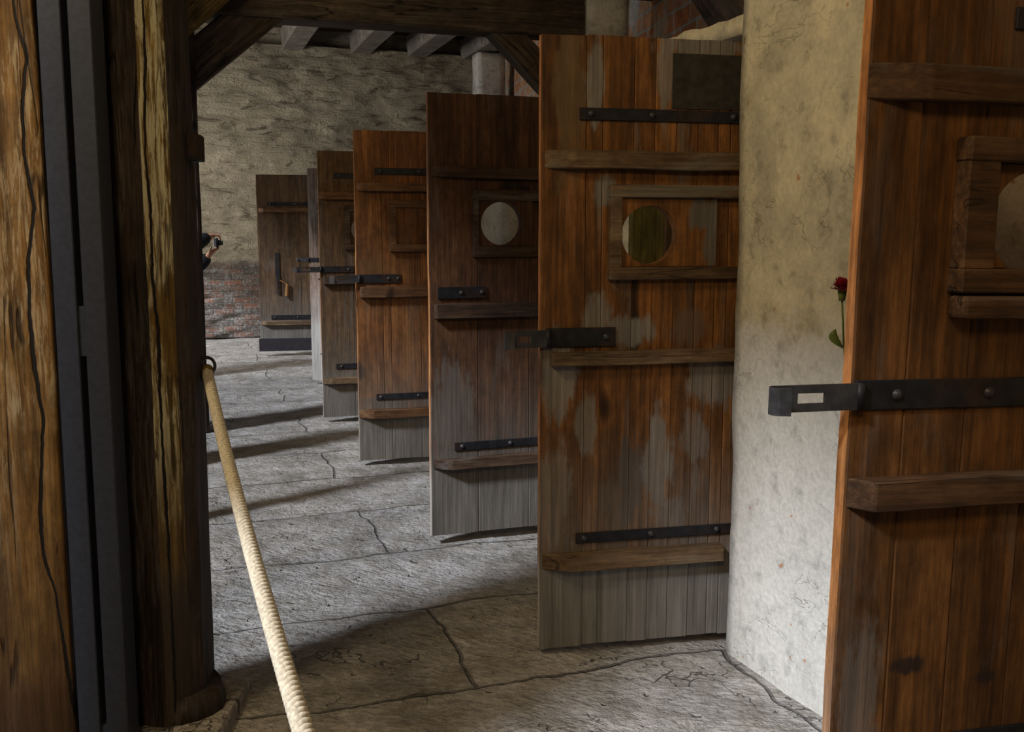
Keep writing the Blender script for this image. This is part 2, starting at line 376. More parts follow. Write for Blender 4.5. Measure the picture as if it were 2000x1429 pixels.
for i in range(0, len(edges), 2):
    a, b = edges[i], edges[i+1]
    slab(bm, a, b, 0, .17, -.08, 2.62 if i == 2 else 2.17, i*3.3, top=.05)
for i, (a, b) in enumerate(OPEN):
    slab(bm, a-.03, b+.03, .012, .16, 2.095, 2.16, 40+i*2.1, top=.04)
    e = edges[2*i+2]
for i in range(2, len(edges)-1, 2):
    m = edges[i]+.18
    slab(bm, m, m+.12, .16, 2.2, -.08, 2.14, 60+i, step=.12, top=.03)
for v in bm.verts:                              # the pier beside the camera stands a little askew
    d, n, z = v.co
    if d < .05: n += -.05*(-d if d < 0 else 0)*-1.1
    v.co = (n, d, z)
bmesh.ops.recalc_face_normals(bm, faces=bm.faces)
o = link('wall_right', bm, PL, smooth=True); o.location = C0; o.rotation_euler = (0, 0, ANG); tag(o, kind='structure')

bm = bmesh.new(); box(bm, -.02, .125, -.05, -.016, 0, 2.08, .004)
o = link('door_jamb', bm, wood('olive jamb', 31, (.11, .088, .022), (.19, .155, .04), (.26, .21, .07), patchy=.2, isl=0)); o.location = W(.80, 0); o.rotation_euler = (0, 0, ANG)
tag(o, 'dark olive wooden door jamb seen through the peephole of the patched door', 'door jamb', kind='thing')

# unseen left wall: openings for daylight, near piers added to shade floor and doors
bm = bmesh.new(); LN = -3.5
for d0, d1, z0, z1 in ((-8, -3.1, -.1, 4.34), (-1.77, -.98, -.1, 4.34), (9.6, 12.4, -.1, .9), (9.6, 12.4, 3.2, 4.34), (11.6, 12.4, .8, 3.3)):
    box(bm, LN-.3, LN, d0, d1, z0, z1)
o = link('wall_left', bm, PL2); o.location = C0; o.rotation_euler = (0, 0, ANG); tag(o, kind='structure')
bm = bmesh.new(); box(bm, LN, 3.2, -8.3, -8, -.1, 4.4)
o = link('wall_front', bm, PL2); o.location = C0; o.rotation_euler = (0, 0, ANG); tag(o, kind='structure')

# ------------------------------------------------------------------ timbers
def post(name, sec, z1, mats, midx, label, lean=(0, 0), crack=None, amp=.008, seed=0., base=None):
    """upright post from a plan polygon, fine rings, wavy faces and a split running down"""
    c = sum((Vector((x, y, 0)) for x, y in sec), Vector())/len(sec)
    root = empty(name, c, 0, label, 'post')
    per = []; pm = []
    for i in range(len(sec)):
        a, b = Vector((*sec[i], 0)), Vector((*sec[(i+1) % len(sec)], 0)); k = max(2, int((b-a).length/.0055))
        for j in range(k): per.append(a+(b-a)*(j/k)-c); pm.append(midx[i])
    bm = bmesh.new(); rows = []; nz = int(z1/.035)
    m = len(per)
    for k in range(nz+1):
        z = z1*k/nz; row = []
        for i, p in enumerate(per):
            pr = (per[i-3]+per[(i+3) % m])/2*.35+p*.65          # ease the arrises
            q = pr+pr.normalized()*amp*fbm(Vector((pr.x*9+seed, pr.y*9, z*1.6)), 3)
            q.x += lean[0]*(1.44-z); q.y += lean[1]*(1.44-z)
            if False and p.y < .12:
                cx = None
                for (xa, za), (xb, zb) in zip(crack, crack[1:]):
                    if zb <= z <= za: cx = xa+(xb-xa)*(za-z)/(za-zb)
                if cx is not None and q.y < 0.06:
                    cx += .004*noise.noise(Vector((z*9, 5, seed))); w = .0042+.0025*noise.noise(Vector((z*3, 2, seed))); dx = abs(q.x+c.x-cx)
                    if dx < w*2: q.y += .055*(1-dx/(w*2))
            row.append(bm.verts.new((q.x, q.y, z)))
        rows.append(row)
    for k in range(nz):
        for i in range(m):
            f = bm.faces.new((rows[k][i], rows[k][(i+1) % m], rows[k+1][(i+1) % m], rows[k+1][i])); f.material_index = pm[i]
    bm.faces.new(rows[-1]); bm.faces.new(rows[0][::-1])
    link('shaft', bm, mats, root, True)
    return root, c
pl, plc = post('timber_post', [(-1.415, 2.50), (-1.185, 2.565), (-1.25, 2.80), (-1.48, 2.73)], 4.03, POSTL, [0, 0, 0, 0],
     'orange brown cracked timber post at the left edge, left of the steel rail', (.0, 0), CL, .007, 2.)
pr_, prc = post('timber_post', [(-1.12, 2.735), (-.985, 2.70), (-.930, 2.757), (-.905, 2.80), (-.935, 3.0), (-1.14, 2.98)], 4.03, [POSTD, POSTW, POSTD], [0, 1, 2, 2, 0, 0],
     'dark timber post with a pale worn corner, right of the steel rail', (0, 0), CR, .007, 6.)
bm = bmesh.new(); v = box(bm, -.17, .17, -.19, .2, -.03, .045, .02, seg=2); rough_up(v, .012, 9)
link('stone_pad', bm, STONE, pr_)
bm = bmesh.new()
v = cyl(bm, (0, 0, .02), (0, 0, .11), .138, .126, 18); rough_up(v, .015, 7)
for q in bm.verts: q.co.x += .012; q.co.y += .01
link('foot_collar', bm, POSTD, pr_, True)
# bolt with nut on the corridor side of that post
bm = bmesh.new()
P = Vector((-.93, 2.9, 1.70))-prc
cyl(bm, P-Vector((.05, 0, 0)), P+Vector((.03, 0, 0)), .011)
prism(bm, [P+Vector(q) for q in ((-.02, -.03, -.05), (.046, -.03, -.05), (.046, -.03, .02), (.038, -.03, .027), (.018, -.03, .03), (-.02, -.03, .05))], Vector((0, .06, 0)), .003)
box(bm, P.x-.02, P.x+.012, P.y-.012, P.y+.012, P.z-.085, P.z-.05, .002)
link('iron_nut', bm, IRON, pr_)
# ring bolt that carries the rope
RB = Vector((-.915, 2.97, 1.055))
bm = bmesh.new(); p = RB-prc
cyl(bm, p+Vector((-.06, .0, .0)), p+Vector((-.018, 0, .0)), .007)
for i in range(24):
    a0, a1 = 2*math.pi*i/24, 2*math.pi*(i+1)/24
    cyl(bm, p+Vector((math.cos(a0)*.024, .0, math.sin(a0)*.024)), p+Vector((math.cos(a1)*.024, 0, math.sin(a1)*.024)), .005, n=8)
link('ring_bolt', bm, IRON2, pr_, True)

# steel rail between the two posts
root = empty('steel_rail', (-1.113, 2.60, 0), 0, 'blue grey slotted steel rail standing between two old timber posts', 'steel post')
lean = Matrix.Shear('XY', 4, (0, 0)); sx = -.0095
def leanx(bm, k=sx):
    for v in bm.verts: v.co.x += k*(v.co.z-1.44)*-1
for a, b in ((-.067, -.0085), (.0085, .067)):
    bm = bmesh.new(); box(bm, a, b, -.03, .05, 0, 4.0, .0025); leanx(bm, .0); link('flat_bar', bm, STEEL, root)
bm = bmesh.new(); box(bm, -.0085, .0085, -.022, .048, 1.13, 1.26); link('spacer', bm, STEEL, root)
bm = bmesh.new(); box(bm, -.0085, .0085, -.022, .048, 0, .115); link('spacer', bm, STEEL, root)
bm = bmesh.new(); box(bm, -.0085, .0085, .02, .048, 1.26, 4.0); box(bm, -.0085, .0085, .02, .048, .115, 1.13); link('slot_back', bm, IRON, root)

# cross frame further down the corridor
FL = Vector((-2.9, 8.8, 0))
K = .835
EYE = Vector((0, 0, 1.44))
def F(t, z, off=0.): return EYE+(FL+N*t+D*off+Vector((0, 0, z))-EYE)*K
def timber(name, a, b, w, h, mat, label, cat='beam', group=None, amp=.012, seed=0., roll_up=Vector((0, 0, 1))):
    """squared timber from a to b: w across, h high, sides uneven"""
    a, b = Vector(a), Vector(b); x = (b-a).normalized(); L = (b-a).length
    y = roll_up.cross(x).normalized(); z = x.cross(y)
    bm = bmesh.new(); k = max(2, int(L/.12))
    rows = []
    for i in range(k+1):
        row = []
        for (yy, zz) in ((-1, -.9), (-.9, -1), (0, -1), (.9, -1), (1, -.9), (1, 0), (1, .9), (.9, 1), (0, 1), (-.9, 1), (-1, .9), (-1, 0)):
            p = Vector((L*i/k, yy*w/2, zz*h/2)); q = Vector((p.x*1.3+seed, p.y*4+seed, p.z*4))
            p.y += amp*noise.noise(q); p.z += amp*noise.noise(q+Vector((4, 4, 4)))
            row.append(bm.verts.new(p))
        rows.append(row)
    for i in range(k):
        for j in range(12): bm.faces.new((rows[i][j], rows[i+1][j], rows[i+1][(j+1) % 12], rows[i][(j+1) % 12]))
    bm.faces.new(rows[0]); bm.faces.new(rows[-1][::-1]); bmesh.ops.recalc_face_normals(bm, faces=bm.faces)
    o = link(name, bm, mat); o.matrix_world = Matrix((( x.x, y.x, z.x, a.x), (x.y, y.y, z.y, a.y), (x.z, y.z, z.z, a.z), (0, 0, 0, 1)))
    return tag(o, label, cat, group, 'thing')
p = F(-.12, 0); p.z = 0; q = p.copy(); q.z = 3.0
timber('timber_post', p, q, .26, .5, TIMB, 'dark timber post under the left end of the cross beam', 'post', roll_up=N)
p = W(3.6, -1.95); q = p.copy(); q.z = 4.03
timber('timber_post', p, q, .28, .30, TIMB, 'dark timber post next behind the two nearest posts', 'post', roll_up=N, seed=21.)
p = W(2.2, -2.0); q = p.copy(); q.z = 4.03
timber('timber_post', p, q, .12, .13, TIMB, 'slim unseen post added to cast a faint shadow band on the floor', 'post', roll_up=N, seed=29.)  # added out of sight to lay one faint shadow band on the floor
p = W(7.66, -2.6); q = p.copy(); q.z = 4.03
timber('timber_post', p, q, .30, .5, TIMB, 'farthest dark timber post of the row along the corridor', 'post', roll_up=N, seed=23.)
timber('tie_beam', F(-.6, 3.465), F(3.73, 3.465), .27, .259, TIMB, 'long dark timber cross beam high across the corridor', seed=2.)
timber('upper_beam', F(-.6, 3.465)+Vector((0, 0, .33)), F(3.73, 3.465)+Vector((0, 0, .33)), .26, .39, TIMB, 'timber laid on top of the dark cross beam under the ceiling', seed=5.)
timber('knee_brace', F(-.05, 2.70), F(.80, 3.44), .20, .276, TIMB, 'dark slanting knee brace at the left end of the cross beam', 'brace', seed=7.)
timber('knee_brace', F(-.32, 2.93, -.3), F(.55, 3.73, -.3), .18, .30, TIMBY, 'tan slanting timber brace above the dark left knee brace', 'brace', seed=9.)
timber('knee_brace', F(2.86, 3.44), F(3.80, 2.55), .20, .20, TIMB, 'slanting knee brace under the right end of the cross beam', 'brace', seed=11.)
def pillar(pos, hw, label, top=4.3):
    bm = bmesh.new(); slab(bm, -.16, .16, -hw, hw, 0, top, 77+hw*50, .08, .012)
    for v in bm.verts: v.co = (v.co.y, v.co.x, v.co.z)
    bmesh.ops.recalc_face_normals(bm, faces=bm.faces)
    o = link('plastered_pillar', bm, PL2, smooth=True); o.location = (pos.x, pos.y, 0); o.rotation_euler = (0, 0, ANG)
    tag(o, label, 'pillar', kind='thing')
pillar(F(3.967, 0), .186, 'whitewashed pillar where the right end of the cross beam stops')
pillar(Vector((-.34, 14.7, 0)), .20, 'whitewashed pillar in the far corner beside the back wall', 4.0)
# brace and added dark timber on the outer wall above the cells
def O(u, z, off): return OB+od*u+Vector((0, 0, z))+Vector((od.y, -od.x, 0))*off
on = Vector((od.y, -od.x, 0)); on = on if on.dot(N) < 0 else -on
def O(u, z, off): return OB+od*u+Vector((0, 0, z))+on*off
timber('slanting_brace', O(1.3, 3.65, .32), O(3.3, 2.2, .32), .2, .30, TIMB, 'dark slanting timber against the brick wall above the plastered pier', 'brace', seed=13.)
timber('opening_timber', O(.25, 3.42, .14), O(1.0, 3.42, .14), .16, .26, TIMB, 'dark timber standing in for a dark opening above the brickwork, right of the whitewashed pillar', 'beam', seed=15.)  # stands in for a dark opening above the brick edge
# joists bearing on the back wall
BL = Vector((-4.18, 14.1, 0))
ts = [-.6, .28, 1.163, 2.125, 2.95, 3.77]
names = ['far left, nearly hidden', 'left of the knee brace end', 'leftmost seen whole over the back wall', 'second from left over the back wall', 'third from left over the back wall', 'rightmost over the back wall']
for i, t in enumerate(ts):
    if i < 2: continue
    a = BL+N*t; a.z = 4.18; b = a-D*5.3; 
    timber('ceiling_joist', a+D*.1, b, .29, .30, WHITEW if True else TIMB, 'whitewashed ceiling joist, '+names[i], 'joist', 'ceiling joists on the back wall', .01, i*3.)

# ------------------------------------------------------------------ doors
def seedy(k): return dict(zip(('dark', 'mid', 'light'), k))
REDD = seedy(((.056, .021, .006), (.150, .060, .015), (.26, .110, .030)))
DARKD = seedy(((.032, .014, .008), (.072, .031, .014), (.12, .055, .025)))
BRND = seedy(((.046, .025, .013), (.10, .055, .027), (.165, .10, .05)))
GREYD = seedy(((.06, .045, .033), (.11, .085, .06), (.17, .135, .10)))
DH, DT = 2.05, .035
def circle(bm, x, z, r, y0, y1, n=40):
    a = [bm.verts.new((x+r*math.cos(2*math.pi*i/n), y0, z+r*math.sin(2*math.pi*i/n))) for i in range(n)]
    b = [bm.verts.new((p.co.x, y1, p.co.z)) for p in a]
    bm.faces.new(a); bm.faces.new(b[::-1])
    for i in range(n): bm.faces.new((a[i], b[i], b[(i+1) % n], a[(i+1) % n]))
    bmesh.ops.recalc_face_normals(bm, faces=bm.faces)
def bolts(strap, pts, r=.009):
    for (x, z, y) in pts:
        bm = bmesh.new(); cyl(bm, (x, y+.002, z), (x, y-.003, z), r*1.25, n=10); sph(bm, (x, y-.003, z), r, (1, .6, 1), 10)
        link('bolt', bm, IRON2, strap, True)
def strap(root, name, x0, x1, z0, z1, th=.007, y=0., tilt=0., pts=()):
    bm = bmesh.new(); v = box(bm, x0, x1, y-th, y, z0, z1, .0015)
    for q in bm.verts: q.co.z += tilt*(q.co.x-x0)
    o = link(name, bm, IRON, root); zc = (z0+z1)/2
    bolts(o, [(px, zc+tilt*(px-x0), y-th) for px in pts]); return o
def batten(root, x0, x1, z0, z1, mat, th=.034, slant=.0, seed=0, tilt=0.):
    bm = bmesh.new()
    prism(bm, [Vector(q) for q in ((x0, 0, z0), (x1, 0, z0), (x1, -th, z0), (x0+slant, -th, z0))], Vector((0, 0, z1-z0)), .003)
    geo = bmesh.ops.subdivide_edges(bm, edges=[e for e in bm.edges if abs(e.verts[0].co.x-e.verts[1].co.x) > .25], cuts=9)
    for v in bm.verts:
        v.co.z += .004*noise.noise(Vector((v.co.x*5, seed, v.co.z*9)))+tilt*(v.co.x-x0)
    return link('batten', bm, mat, root)
def hasp(root, xa, x0, x1, z0, z1, curl=True, slot=True, pts=(), bend=.03):
    th = .008
    pl_ = strap(root, 'hasp_plate', x0, x1, z0, z1, th, 0., 0., pts)
    # hinge knuckle and the free arm that reaches past the door edge
    zc = (z0+z1)/2; h = (z1-z0)*.44
    bm = bmesh.new(); cyl(bm, (x0+.005, -.014, z0+.003), (x0+.005, -.014, z1-.003), .010, n=12); link('hinge_knuckle', bm, IRON, root, True)
    bm = bmesh.new(); n = 14; top, bot = [], []
    pts_ = []
    for i in range(n+1): pts_.append((x0+.012+(xa+.02-x0-.012)*i/n, -.016-bend*(i/n)))
    if curl:
        cx, cy = pts_[-1]
        for i in range(1, 9):
            a = math.pi*.86*i/8; pts_.append((cx-.016*math.sin(a), cy-.016*(1-math.cos(a))))
    if curl: pts_.append((pts_[-1][0]+.020, pts_[-1][1]-.006))
    for k, (px, py) in enumerate(pts_):
        top.append([bm.verts.new((px, py+o_, zc+s*h)) for s in (-1, 1) for o_ in (-.003, .003)])
    for k in range(len(top)-1):
        a, b = top[k], top[k+1]
        for i, j in ((0, 1), (1, 3), (3, 2), (2, 0)): bm.faces.new((a[i], a[j], b[j], b[i]))
    for t in (top[0], top[-1]): bm.faces.new((t[0], t[1], t[3], t[2]))
    bmesh.ops.recalc_face_normals(bm, faces=bm.faces)
    o = link('hasp_arm', bm, IRON2, root)
    if slot:
        sx0, sx1 = xa+(x0-xa)*.34, xa+(x0-xa)*.63; sh = (z1-z0)*.17
        cut(o, lambda b: box(b, min(sx0, sx1), max(sx0, sx1), -.2, .1, zc-sh, zc+sh))
    return o
def hatch(root, x0, x1, z0, z1, mat, smat, hole=None, slide=None, stile=.04, rail=.045, th=.028, right_stile=False):
    for (a, b) in ((z1-rail, z1), (z0, z0+rail)):
        bm = bmesh.new(); v = box(bm, x0, x1, -th, 0, a, b, .003); rough_up(bm.verts, .0015, 30); link('hatch_rail', bm, mat, root)
    bm = bmesh.new(); box(bm, x0+.002, x0+stile, -th*.93, 0, z0+rail-.001, z1-rail+.001, .0025); link('hatch_stile', bm, mat, root)
    if right_stile:
        bm = bmesh.new(); box(bm, x1-stile, x1-.002, -th*.93, 0, z0+rail-.001, z1-rail+.001, .0025); link('hatch_stile', bm, mat, root)
    if slide:
        bm = bmesh.new(); box(bm, slide[0], slide[1], -.013, -.0005, z0+rail+.001, z1-rail-.001, .001)
        o = link('hatch_slide', bm, smat, root)
        if hole: cut(o, lambda b: circle(b, *hole, -.3, .3))
def planks(root, w, seams, mats, hole=None, z0=0., z1=DH, seed=0):
    bm = bmesh.new(); xs = [0]+list(seams)+[w]
    rnd = random.Random(seed)
    for a, b in zip(xs, xs[1:]):
        dz = rnd.uniform(-.003, .003)
        vs = box(bm, a, b, 0, DT, z0+dz, z1+dz)
        es = list({e for v in vs for e in v.link_edges if abs(e.verts[0].co.z-e.verts[1].co.z) > .5})
        bmesh.ops.bevel(bm, geom=es, offset=.0036, segments=1, affect='EDGES')
    long_ = [e for e in bm.edges if abs(e.verts[0].co.z-e.verts[1].co.z) > .5]
    bmesh.ops.subdivide_edges(bm, edges=long_, cuts=18, use_grid_fill=True)
    for v in bm.verts:                            # the free edge is worn and wavy
        if v.co.x < .004: v.co.x += .0035*noise.noise(Vector((v.co.z*4, seed, 0)))+.002*noise.noise(Vector((v.co.z*15, seed, v.co.y*40)))
    bm.normal_update()
    for f in bm.faces:
        if f.normal.x < -.9 and f.calc_center_median().x < .006: f.material_index = 1
    if not hole: return link('plank_panel', bm, mats, root)
    # the hole is sawn through plank by plank
    left = set(bm.verts); parts = []
    while left:
        st = [left.pop()]; isl = set(st)
        while st:
            v = st.pop()
            for e in v.link_edges:
                q = e.other_vert(v)
                if q in left: left.remove(q); isl.add(q); st.append(q)
        parts.append(isl)
    whole = bmesh.new()
    for isl in parts:
        one = bmesh.new(); mp = {v: one.verts.new(v.co) for v in isl}
        for f in {f for v in isl for f in v.link_faces}:
            one.faces.new([mp[v] for v in f.verts]).material_index = f.material_index
        bmesh.ops.recalc_face_normals(one, faces=one.faces)
        xs_ = [v.co.x for v in one.verts]
        t = link('t', one, mats)
        if min(xs_) < hole[0]+hole[2] and max(xs_) > hole[0]-hole[2]: cut(t, lambda b: circle(b, *hole, -.3, .3))
        whole.from_mesh(t.data); me = t.data; bpy.data.objects.remove(t); bpy.data.meshes.remove(me)
    bm.free()
    return link('plank_panel', whole, mats, root)
def door(loc, ang, label, lean=(0, 0)):
    return empty('cell_door', loc, ang, label, 'door', 'plank cell doors standing open', lean)
EDGE = wood('orange door edge', 21, (.30, .12, .04), (.50, .21, .07), (.60, .29, .11), patchy=.1, isl=0, grey_z=.25, grey=(.48, .43, .38))  # free edges: lighter orange than the door faces, paler near the foot
GR = (.20, .188, .172)

# the large door in the middle
W5 = wood('patchy red brown planks', 1.3, wk=.95, **REDD, grey=GR, grey_z=.285, patchy=.45, blot=(
    (.06, .95, .07, .16, .8, None), (.19, 1.13, .06, .10, .75, None), (.30, 1.09, .10, .06, .8, None), (.52, 1.10, .10, .07, .7, (.10, .07, .05)),
    (.18, 1.92, .03, .16, .8, None), (.42, 1.96, .03, .2, .7, None), (.56, 2.03, .16, .05, .8, None), (.09, 1.85, .06, .3, .5, (.12, .085, .045)),
    (.32, .58, .05, .16, .8, (.055, .045, .04)), (.42, .62, .06, .2, .75, None), (.62, .93, .10, .12, .75, None), (.16, .78, .04, .12, .6, None),
    (.05, .52, .08, .2, .55, None), (.55, .72, .06, .1, .5, None), (.35, .255, .5, .022, .7, (.035, .028, .025)), (.215, 1.56, .04, .06, .8, None), (.48, .45, .06, .08, .5, None)))
B5 = wood('grey brown battens', 1.7, (.06, .032, .015), (.115, .07, .036), (.18, .125, .075), grey=(.20, .175, .14), patchy=.75, axis='x', isl=.5, cracks=.6)
S5 = wood('orange slide board', 2.2, **REDD, grey=(.13, .115, .10), patchy=.2, isl=0, blot=((.56, 1.48, .06, .07, .95, None), (.585, 1.38, .035, .1, .9, None)))
d = door((.094, 3.288, .03), R(12), 'tall red brown plank door with a round peephole and dark patch, beside the plastered pier')
planks(d, .735, (.152, .208, .315, .388, .463, .54, .612, .656), [W5, EDGE], (.369, 1.413, .097), seed=1)
strap(d, 'hinge_strap', .126, .73, 1.783, 1.822, pts=(.165, .375, .66))
strap(d, 'hinge_strap', .126, .73, .366, .402, tilt=.003, pts=(.155, .395, .64))
batten(d, .010, .675, 1.626, 1.686, B5, .036, .10, 1, -.0)
batten(d, .032, .70, .982, 1.028, B5, .036, .004, 2)
batten(d, .006, .655, .279, .338, B5, .045, .085, 3)
hatch(d, .228, .70, 1.265, 1.577, B5, S5, (.369, 1.413, .097), (.272, .608), .043, .042, .03)
hasp(d, -.138, .018, .258, 1.043, 1.107, pts=(.225,))
bm = bmesh.new(); box(bm, .443, .70, -.003, 0, 1.826, 2.004, .001); link('patch_plate', bm, iron('dark sheet patch', (.034, .030, .026), .75, (.05, .04, .03)), d)

# nearest door at the right edge
W6 = wood('dark red planks', 6.1, wk=.72, **REDD, grey=GR, patchy=.22, isl=.25, blot=((.16, .56, .045, .025, .9, (.02, .012, .01)), (.35, .52, .03, .016, .8, (.02, .012, .01)), (.06, .47, .06, .2, .45, None)))
B6 = wood('dark batten', 6.6, (.035, .018, .010), (.075, .036, .017), (.125, .065, .032), grey=(.17, .155, .135), patchy=.5, axis='x', isl=.5, cracks=.6)
d = door((.622, 1.862, .03), R(14), 'nearest plank door cut off by the right edge, with a raised hatch frame', (0, R(1.0)))
planks(d, .735, (.118, .255, .40, .56, .66), [W6, EDGE], (.37, 1.44, .10), seed=2)
batten(d, -.006, .70, 1.658, 1.722, B6, .04, .11, 4)
batten(d, .002, .70, .893, .953, B6, .045, .036, 5)
hatch(d, .192, .56, 1.308, 1.597, B6, W6, (.37, 1.44, .10), (.262, .52), .07, .045, .045)
bm = bmesh.new(); v = box(bm, .196, .52, -.05, 0, 1.258, 1.302, .009, seg=2); link('hatch_ledge', bm, B6, d)
hasp(d, -.195, .005, .60, 1.083, 1.140, pts=(.095, .30, .52), bend=.012)
strap(d, 'hinge_strap', .30, .73, 1.80, 1.84, pts=(.33, .55))
strap(d, 'hinge_strap', .16, .73, .37, .41, pts=(.2, .5))
batten(d, .01, .68, .27, .33, B6, .045, .08, 6)

# dark door with a lit round hole
W4 = wood('dark brown planks', 4.2, **DARKD, grey=(.15, .135, .12), grey_z=.335, patchy=.35, blot=((.1, .55, .12, .3, .5, None), (.3, .33, .35, .03, .6, (.035, .03, .027))))
B4 = wood('dark rails', 4.7, (.03, .015, .009), (.065, .035, .02), (.12, .075, .045), grey=(.2, .18, .155), patchy=.5, axis='x', isl=.6)
d = door((-.379, 4.592, .03), R(19), 'dark brown plank door with a bright round peephole, behind the large patched door')
planks(d, .735, (.232, .487, .62), [W4, EDGE], (.345, 1.467, .10), seed=3)
batten(d, .010, .69, 1.675, 1.726, B4, .036, .07, 7, -.01)
batten(d, .020, .69, 1.03, 1.098, B4, .036, .004, 8)
batten(d, .008, .66, .321, .371, B4, .05, .082, 9)
hatch(d, .206, .69, 1.312, 1.622, B4, W4, (.345, 1.467, .10), (.24, .5), .03, .05, .022)
strap(d, 'hinge_strap', .114, .73, .403, .442, tilt=.004, pts=(.15, .39))
strap(d, 'hasp_plate', .038, .272, 1.122, 1.176, .01, pts=(.15, .25))

# bright red door with a covered hatch
W3 = wood('orange red planks', 3.1, (.075, .026, .008), (.15, .057, .016), (.23, .10, .03), grey=(.155, .14, .122), grey_z=.30, patchy=.2, isl=.18, blot=((.12, 1.2, .1, .1, .4, (.10, .055, .02)), (.25, .38, .3, .04, .6, (.06, .05, .045))))
B3 = wood('red rails', 3.6, (.055, .022, .009), (.11, .05, .02), (.18, .10, .045), grey=(.2, .18, .15), patchy=.35, axis='x', isl=.4)
d = door((-.963, 6.193, .03), R(16), 'orange red plank door with a closed square hatch, third from the camera-side pier')
planks(d, .735, (.165, .214, .405, .56), [W3, EDGE], None, seed=4)
strap(d, 'hinge_strap', .122, .73, 1.783, 1.824, pts=(.16, .40))
strap(d, 'hinge_strap', .111, .73, .383, .421, pts=(.14, .38))
batten(d, .006, .69, 1.682, 1.732, B3, .04, .08, 10)
batten(d, .020, .69, 1.03, 1.098, B3, .036, .006, 11)
batten(d, .0, .69, .270, .326, B3, .05, .088, 12)
hatch(d, .209, .56, 1.313, 1.630, B3, W3, None, (.25, .52), .042, .046, .03, True)
hasp(d, -.176, .012, .278, 1.119, 1.173, pts=(.2, .26))

# brown door further on
W2 = wood('mottled brown planks', 2.1, **BRND, grey=(.14, .125, .11), grey_z=.30, patchy=.5)
d = door((-1.476, 7.704, .03), R(16.5), 'mottled brown plank door with a half hidden peephole, just behind the orange red door')
planks(d, .735, (.255, .48), [W2, EDGE], (.345, 1.46, .10), seed=5)
strap(d, 'hinge_strap', .119, .73, 1.845, 1.885, pts=(.16, .42))
strap(d, 'hinge_strap', .108, .73, .378, .42, pts=(.15, .42))
batten(d, .0, .69, 1.685, 1.745, B3, .036, .075, 13)
batten(d, .022, .69, 1.04, 1.108, B4, .036, .004, 14)
batten(d, .0, .69, .264, .316, B5, .045, .066, 15)
hatch(d, .195, .56, 1.30, 1.645, B4, W2, (.345, 1.46, .10), (.235, .5), .042, .05, .03)
hasp(d, -.214, .0, .262, 1.13, 1.178, pts=(.22,))

# half open pale door seen as a narrow strip
WP = wood('pale weathered planks', 9.1, (.16, .10, .07), (.25, .165, .12), (.33, .24, .18), grey=(.42, .39, .36), grey_z=.55, patchy=.6)
hinge = W(6.43, -.01); free = Vector((-1.97, 9.75, 0)); dv = hinge-free
d = door((free.x, free.y, .03), math.atan2(dv.y, dv.x), 'pale weathered door seen as a narrow strip between the two farthest doors')
L = dv.length
planks(d, L, (.18, .36, .55), [WP, WP], None, seed=6)
for z0, z1, k in ((1.66, 1.72, 16), (1.0, 1.06, 17), (.27, .33, 18)): batten(d, .09, L-.04, z0, z1, WP, .03, .02, k)
hasp(d, -.12, .0, .26, 1.16, 1.20, slot=False, bend=.01)

# farthest door
W1 = wood('dull brown planks', 7.7, **BRND, grey=(.17, .155, .14), grey_z=.34, patchy=.35, blot=((.25, 1.9, .35, .25, .4, (.09, .05, .02)),))
d = door((-3.05, 12.06, .05), R(10), 'farthest dull brown plank door with a black kick plate, by the back wall')
planks(d, .86, (.50, .70), [W1, W1], None, z1=2.115, seed=7)
strap(d, 'hinge_strap', .122, .85, 1.75, 1.79, pts=(.16, .45))
strap(d, 'hinge_strap', .134, .85, .385, .437, pts=(.18, .45))
batten(d, .02, .80, 1.668, 1.717, B3, .036, .06, 19)
batten(d, .016, .80, .318, .368, B5, .045, .06, 20)
bm = bmesh.new(); box(bm, -.02, .86, -.014, -.0005, 0, .155, .003); link('kick_plate', bm, plain('black sheet', (.022, .018, .024), .6), d)
bm = bmesh.new(); box(bm, .198, .25, -.012, -.0005, .92, 1.187, .002); link('hanging_strap', bm, IRON, d)
bm = bmesh.new(); box(bm, .212, .248, -.020, -.010, .69, .925, .002)
o = link('hanging_hasp', bm, IRON, d); cut(o, lambda b: box(b, .223, .238, -.1, .1, .72, .84))
bm = bmesh.new(); cyl(bm, (.245, -.012, .86), (.335, -.03, .81), .006, n=8); v = cyl(bm, (.335, -.03, .815), (.325, -.03, .67), .017, .022, 10)
link('lock_pin', bm, plain('rusty pin', (.17, .08, .02), .7), d)

# ------------------------------------------------------------------ rope
A, B, S = RB+Vector((0, 0, -.018)), Vector((.93, -1.9, 1.05)), .33
def rp(t): 
    p = A.lerp(B, t); p.z -= 4*S*t*(1-t); return p
bm = bmesh.new(); L = 5.25; turns = L/.046; steps = int(turns*9); nseg = 7
def frame(t):
    x = (rp(min(1, t+.002))-rp(max(0, t-.002))).normalized(); y = Vector((0, 0, 1)).cross(x).normalized(); return y, x.cross(y)
for s in range(3):
    prev = None
    for k in range(steps+1):
        t = k/steps; c = rp(t); y, z = frame(t); ph = 2*math.pi*(turns*t+s/3)
        c = c+(y*math.cos(ph)+z*math.sin(ph))*.0090
        ring = [bm.verts.new(c+(y*math.cos(2*math.pi*i/nseg)+z*math.sin(2*math.pi*i/nseg))*.0080) for i in range(nseg)]
        if prev:
            for i in range(nseg): bm.faces.new((prev[i], prev[(i+1) % nseg], ring[(i+1) % nseg], ring[i]))
        prev = ring
bmesh.ops.recalc_face_normals(bm, faces=bm.faces)
ropem = plain('hemp fibre', (.53, .475, .38), .95, 0, .25, 160)
rope = link('barrier_rope', bm, ropem, smooth=True)
tag(rope, 'thick twisted cream barrier rope sagging from a ring on the dark post', 'rope', kind='thing')
bm = bmesh.new(); y, z = frame(0); x = y.cross(z)
